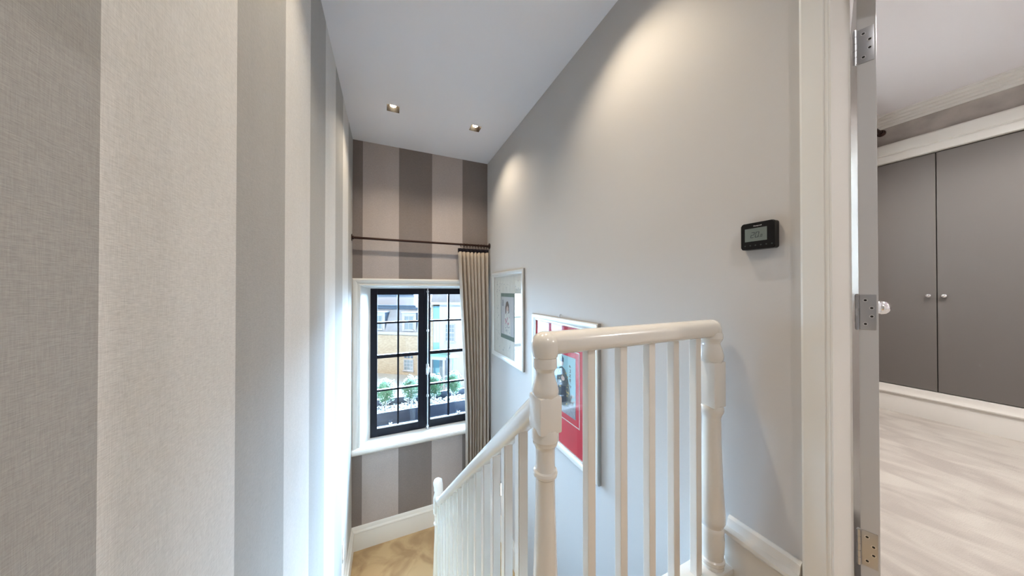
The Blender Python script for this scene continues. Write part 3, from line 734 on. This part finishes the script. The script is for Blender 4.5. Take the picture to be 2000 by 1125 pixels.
multi(art, 'hat', [[(-.080, .158), (-.082, .185), (-.06, .205), (-.036, .185), (-.036, .158)]], ffn, 'ink', .0067, .007)
gl = []
rg = random.Random(3)
for k in range(5):     # a column of brush written characters
    cy = .150 - .034*k
    for q in range(3): x_ = rg.uniform(.101, .108); w_ = rg.uniform(.010, .018); yy = cy + rg.uniform(-.012, .012); gl.append(rect(x_, x_+w_, yy, yy+.0022))
    for q in range(2): x_ = rg.uniform(.103, .120); yy = cy - rg.uniform(.004, .013); gl.append([(x_, yy), (x_+.002, yy), (x_+rg.uniform(-.004, .006), yy+rg.uniform(.012, .022)), (x_-.001, yy+.012)])
    gl.append([(.112, cy-.003), (.120, cy-.012), (.1225, cy-.012), (.114, cy-.001)])
multi(art, 'brush_writing', gl, fn, 'ink', .0052, .0055)
bm = bmesh.new(); tube(bm, [(RW-.002, 1.70, -.196), (RW-.014, 1.70, -.190), (RW-.012, 1.70, -.178), (RW-.002, 1.70, -.174)], .003, 8)
h_ = link('hanging_ring', bm, 'satin', e, smooth=True)

# ---------------------------------------------------------------- thermostat
ty, tz = .5270, .1755; TH = .024
ts = tag(empty('thermostat', (RW, ty, tz)), 'black wall thermostat with grey display on the taupe wall', 'thermostat')
tfn = lambda a, b, h: (RW-h, ty-a, tz+b)
def rrect(hw, hh, r, n=6):
    pts = []
    for cx, cy, a0 in ((hw-r, hh-r, 0), (-hw+r, hh-r, 90), (-hw+r, -hh+r, 180), (hw-r, -hh+r, 270)):
        for i in range(n+1): a = R(a0+90*i/n); pts.append((cx+r*math.cos(a), cy+r*math.sin(a)))
    return pts
bm = bmesh.new(); poly_prism(bm, rrect(.0460, .0435, .007), tfn, 0, TH)
bmesh.ops.bevel(bm, geom=[e_ for e_ in bm.edges if all(abs(v.co.x-(RW-TH)) < 1e-6 for v in e_.verts)], offset=.0025, segments=3, affect='EDGES')
link('casing', bm, 'blackplastic', ts, smooth=40)
bm = bmesh.new(); poly_prism(bm, rect(-.0345, .0260, -.0170, .0255), tfn, TH-.001, TH+.0003); sc_ = link('display', bm, 'lcd', ts)
def seg7(ch, ox, oy, w_, h_, t):
    S7 = {'2': 'abged', '0': 'abcdef', '5': 'afgcd'}[ch]; sl_ = .18; P = []
    def q(x0, y0, x1, y1): return [(ox+x+sl_*yy, oy+yy) for x, yy in ((x0, y0), (x1, y0), (x1, y1), (x0, y1))]
    g = t*.35
    if 'a' in S7: P.append(q(g, h_-t, w_-g, h_))
    if 'g' in S7: P.append(q(g, h_/2-t/2, w_-g, h_/2+t/2))
    if 'd' in S7: P.append(q(g, 0, w_-g, t))
    if 'f' in S7: P.append(q(0, h_/2+g, t, h_-g))
    if 'e' in S7: P.append(q(0, g, t, h_/2-g))
    if 'b' in S7: P.append(q(w_-t, h_/2+g, w_, h_-g))
    if 'c' in S7: P.append(q(w_-t, g, w_, h_/2-g))
    return P
P = seg7('2', -.019, -.0055, .0095, .0180, .0017) + seg7('0', -.0065, -.0055, .0095, .0180, .0017) + seg7('0', .0085, -.0050, .0045, .0080, .0012) + [rect(.0050, .0064, -.0055, -.0041)]
bm = bmesh.new()
for p in P: poly_prism(bm, p, tfn, TH+.0003, TH+.0006)
o = link('display_digits', bm, 'lcdink', None); o.parent = sc_
for i in range(6):
    bm = bmesh.new(); cx = -.034+.0145*i; poly_prism(bm, oval(cx, -.0305, .0022, .0022, 12), tfn, TH-.0005, TH+.0004); link('button', bm, 'lcdink', ts)
f = bpy.data.curves.new('maker_name', 'FONT'); f.body = 'Honeywell'; f.size = .0052; f.extrude = .0001; f.align_x = 'CENTER'; f.materials.append(M['white'])
to = bpy.data.objects.new('tmp', f); C.objects.link(to)
bpy.context.view_layer.update()
me = bpy.data.meshes.new_from_object(to.evaluated_get(bpy.context.evaluated_depsgraph_get()))
bpy.data.objects.remove(to)
me.transform(Matrix(((0, 0, -1, RW-TH-.0003), (-1, 0, 0, ty-.001), (0, 1, 0, tz+.0310), (0, 0, 0, 1))))
o = bpy.data.objects.new('maker_name', me); C.objects.link(o); o.parent = ts; o.location = -ts.location

# ---------------------------------------------------------------- outside the window: planter and topiary
pl = tag(empty('window_planter', (.4, 3.9, -1.72)), 'long black window box on the ledge outside the window', 'planter')
bm = bmesh.new()
box(bm, -1.2, 2.2, 3.75, 3.775, -1.72, -1.472, bev=.003); box(bm, -1.2, 2.2, 4.045, 4.07, -1.72, -1.415, bev=.003)
box(bm, -1.2, -1.175, 3.75, 4.07, -1.72, -1.472); box(bm, 2.175, 2.2, 3.75, 4.07, -1.72, -1.472); box(bm, -1.2, 2.2, 3.75, 4.07, -1.74, -1.70)
link('trough', bm, 'planter', pl)
bm = bmesh.new(); box(bm, -1.175, 2.175, 3.776, 4.044, -1.70, -1.505); link('soil', bm, 'dark', pl)
bm = bmesh.new()
for i in range(900):
    c = Vector((random.uniform(-.7, 1.7), random.uniform(3.785, 4.035), -1.500+random.uniform(0, .012)))
    mt = Matrix.Translation(c) @ Matrix.Rotation(random.random()*6, 4, 'Z') @ Matrix.Rotation(random.uniform(-.6, .6), 4, 'X') @ Matrix.Diagonal((random.uniform(.010, .022), random.uniform(.007, .015), random.uniform(.004, .008), 1))
    bmesh.ops.create_icosphere(bm, subdivisions=1, radius=1, matrix=mt)
tag(link('slate_chippings', bm, 'pebble'), 'white slate chippings covering the soil of the window box', 'stones', kind='stuff')
struct(link('trim_6', bx(-1.6, 2.6, EW+.24, 4.5, -1.86, -1.741), 'lead'), 'dark lead ledge outside the window')
tl = ['leftmost of the clipped shrubs in the window box', 'second clipped shrub from the left, behind the left casement', 'clipped shrub just right of the window bolt', 'rightmost clipped shrub, beside the curtain']
def topiary(x, y, label):
    e = tag(empty('topiary_shrub', (x, y, -1.50)), label, 'shrub', 'clipped shrubs in the window box')
    bm = bmesh.new(); tube(bm, [(x, y, -1.505), (x+.006, y, -1.44), (x-.004, y+.003, -1.36), (x, y, -1.27)], [.013, .011, .010, .008], 10)
    tube(bm, [(x-.035, y-.01, -1.505), (x-.034, y-.01, -1.40)], .007, 8)
    link('stem', bm, 'bark', e, smooth=True)
    bm = bmesh.new(); cz = -1.275
    for i in range(1500):
        d = Vector((random.gauss(0, 1), random.gauss(0, 1), random.gauss(0, 1))).normalized()
        r = (.085 + .060*random.random()) * (1.08 + .16*math.sin(d.x*7+x*9)*math.cos(d.z*5+x*4)) 
        if d.z < 0: r *= 1 - .1*abs(d.z)
        p = Vector((x, y, cz)) + Vector((d.x*r*.84, d.y*r*.84, d.z*r*1.12))
        s = .011 + .006*random.random()
        a = Vector((random.gauss(0, 1), random.gauss(0, 1), random.gauss(0, 1))).normalized(); b = a.cross(d).normalized(); a = b.cross(d + .5*b).normalized()
        vs = [bm.verts.new(p - a*s), bm.verts.new(p + b*s*.45), bm.verts.new(p + a*s), bm.verts.new(p - b*s*.45)]
        bm.faces.new(vs)
    link('crown', bm, 'foliage', e)
for x, l_ in zip((-.021, .287, .575, .838), tl): topiary(x, 3.90, l_)

# ---------------------------------------------------------------- the street opposite
GZ = -7.7
struct(link('ground', bx(-45, 60, 4.5, 75, GZ-.2, GZ), 'tarmac'), 'pale sunlit street')
ex, ed = Vector((.829, -.559, 0)), Vector((.559, .829, 0))
def house(name, O, label, cat='house'):
    e = tag(empty(name, (O[0], O[1], GZ)), label, cat); ang = math.atan2(ex.y, ex.x); e.rotation_euler = (0, 0, ang)
    return e
def hpart(e, name, bm, m, label=None, parent=None, smooth=False):
    """parts written in house coordinates: x along the front, y into the building, z world height minus ground"""
    o = link(name, bm, m, None, smooth=smooth); o.parent = parent or e
    if label: o['label'] = label
    return o
def zz(z): return z - GZ
def hwindow(e, x0, x1, z0, z1, y=0, nx=2, nz=4, fr='render', mid=True):
    bm = bmesh.new(); t = .06; d = .05
    for a in ((x0, x0+t, z0, z1), (x1-t, x1, z0, z1), (x0, x1, z0, z0+t), (x0, x1, z1-t, z1)): box(bm, a[0], a[1], y-d, y+.02, a[2], a[3])
    if mid: box(bm, x0, x1, y-d, y, (z0+z1)/2-.04, (z0+z1)/2+.04)
    for i in range(1, nx): xm = x0+(x1-x0)*i/nx; box(bm, xm-.02, xm+.02, y-d+.01, y, z0, z1)
    for i in range(1, nz): zm = z0+(z1-z0)*i/nz; box(bm, x0, x1, y-d+.01, y, zm-.02, zm+.02)
    box(bm, x0-.08, x1+.08, y-.10, y, z0-.07, z0)
    f = hpart(e, 'window', bm, fr)
    hpart(e, 'pane', bx(x0+t*.5, x1-t*.5, y-.012, y+.01, z0+t*.5, z1-t*.5), 'winglass', parent=f)
# brick house with mansard roof
h1 = house('brick_house', (.93, 28), 'yellow brick house with pale slate mansard roof and dormers across the street')
zb = zz(-3.9)
hpart(h1, 'wall', bx(-14, 3.38, 0, 8, 0, zb), 'brick')
bm = bmesh.new(); box(bm, -14, 3.45, -.10, .0, zb-.18, zb+.06); hpart(h1, 'coping', bm, 'render')
bm = bmesh.new(); mt_ = zz(-1.75)
poly_prism(bm, [(0, zb), (8, zb), (8, mt_), (.95, mt_)], lambda a, b, h: (h, a, b), -14, 3.38)
hpart(h1, 'mansard_roof', bm, 'slate')
bm = bmesh.new(); box(bm, -14, 3.40, .80, 1.1, mt_-.05, mt_+.12); box(bm, -14, 1.2, .9, 1.0, mt_+.1, mt_+.30); hpart(h1, 'gutter', bm, 'lead', 'blue grey lead gutter')
bm = bmesh.new(); box(bm, -14, .1, 2.6, 7.5, mt_, zz(-.55)); hpart(h1, 'attic_wall', bm, 'render')
bm = bmesh.new(); box(bm, -14, .15, 2.4, 7.6, zz(-.55), zz(-.42)); hpart(h1, 'attic_coping', bm, 'lead')
for a, b in ((-9.6, -8.3), (-5.9, -4.7), (-2.65, -1.43), (.33, 1.70)):
    bm = bmesh.new(); box(bm, a, b, .06, 1.2, zb, zz(-2.10)); 
    dm = hpart(h1, 'dormer', bm, 'render')
    bm = bmesh.new(); box(bm, a-.05, b+.05, -.02, 1.2, zz(-2.10), zz(-2.02)); hpart(h1, 'dormer_roof', bm, 'render')
    bm = bmesh.new(); box(bm, b, b+.012, .10, 1.0, zb+.02, zz(-2.12)); hpart(h1, 'dormer_cheek', bm, 'lead', 'dark lead dormer cheek')
    hwindow(h1, a+.22, b-.22, zb+.25, zz(-2.35), .06, 2, 2, mid=False)
for a in (-9.2, -5.4, -2.0+.0, .55):
    if a == -2.0: continue
    hwindow(h1, a, a+.95, zz(-7.30), zz(-6.30), 0, 3, 3, mid=False)
    bm = bmesh.new()
    for i in range(3): box(bm, a+.05+.31*i, a+.28+.31*i, -.03, .02, zz(-6.18), zz(-5.98))
    hpart(h1, 'grille', bm, 'lead', 'three dark vents above the window')
# far gabled houses between, pale with attic window
h3 = house('pale_terrace_house', (4.0, 44), 'pale blue attic gable far behind the brick house roof')
hpart(h3, 'wall', bx(-3, 6, 0, 8, 0, zz(-1.6)), 'render')
bm = bmesh.new(); poly_prism(bm, [(0, zz(-1.6)), (8, zz(-1.6)), (4, zz(1.4))], lambda a, b, h: (h, a, b), -3.2, 6.2); hpart(h3, 'roof', bm, 'lead')
hpart(h3, 'dormer', bx(-1.2, .1, .3, 2, zz(-1.6), zz(-.45)), 'bluerender_shade'); hwindow(h3, -.95, -.15, zz(-1.45), zz(-.6), .3, 2, 3)
bm = bmesh.new(); tube(bm, [(1.1, -.5, zz(-.3)), (1.25, -.5, zz(-.8)), (1.6, -.5, zz(-1.3)), (1.75, -.5, zz(-1.75))], .08, 8); tube(bm, [(2.2, -.4, 0), (2.2, -.4, zz(0))], .05, 8); hpart(h3, 'downpipe', bm, 'dark')
# white house on the right, the shade on its bay painted light blue
h2 = house('white_rendered_house', (3.43, 24), 'white rendered house with a bay in blue painted shade, right of the brick house across the street')
hpart(h2, 'wall', bx(.02, .62, 0, 7, 0, zz(-1.35)), 'bluerender_shade', 'bay with its shade painted light blue')
hpart(h2, 'quoin_strip', bx(-.16, .02, -.04, 7, 0, zz(-1.2)), 'brick', 'brick corner strip')
hpart(h2, 'front_wall', bx(.62, 9, -.12, 7, 0, zz(-1.2)), 'render', 'white front')
bm = bmesh.new(); box(bm, -.2, 9.2, -.28, 7.2, zz(-1.2), zz(-1.02)); hpart(h2, 'cornice', bm, 'render')
bm = bmesh.new(); poly_prism(bm, [(0, zz(-1.02)), (7, zz(-1.02)), (6, zz(1.2)), (1, zz(1.2))], lambda a, b, h: (h, a, b), -.2, 9.2); hpart(h2, 'roof', bm, 'slate')
hpart(h2, 'chimney', bx(-.15, .42, .3, 1.2, zz(-1.02), zz(1.8)), 'brick')
hwindow(h2, 1.12, 1.95, zz(-4.15), zz(-2.75), -.12, 3, 4); hwindow(h2, 3.3, 4.15, zz(-4.15), zz(-2.75), -.12, 3, 4)
bm = bmesh.new(); box(bm, .05, .56, -.03, .01, zz(-4.3), zz(-2.5)); box(bm, .30, .32, -.05, .01, zz(-4.3), zz(-2.5)); hpart(h2, 'shutter', bm, 'render', 'pale shutter')
bm = bmesh.new(); box(bm, -.1, 1.55, -.9, 0, zz(-5.22), zz(-5.10)); hpart(h2, 'canopy', bm, 'greenpaint', 'sea green canopy')
bm = bmesh.new(); box(bm, .12, .30, -.8, -.65, 0, zz(-5.22)); box(bm, 1.2, 1.38, -.8, -.65, 0, zz(-5.22)); box(bm, .0, 1.5, -.85, -.6, zz(-5.5), zz(-5.22)); hpart(h2, 'porch_column', bm, 'render')
hpart(h2, 'door', bx(.66, 1.08, -.16, -.10, 0, zz(-5.6)), 'winglass')
# lamp post
lp = tag(empty('lamp_post', (3.80, 18, GZ)), 'thin street lamp post with broad green top outside the white rendered house', 'lamp post')
bm = bmesh.new(); lathe(bm, 3.80, 18, [(.11, GZ), (.11, GZ+.6), (.05, GZ+.75), (.035, GZ+2.2), (.03, -4.35)], 14); link('pole', bm, 'greenpaint', lp, smooth=True)
bm = bmesh.new(); lathe(bm, 3.80, 18, [(.03, -4.36), (.06, -4.34), (.30, -4.28), (.40, -4.22), (.20, -4.10), (.03, -4.02)], 18); link('lamp_head', bm, 'greenpaint', lp, smooth=True)

# parts inherit exact placement from the empties
bpy.context.view_layer.update()
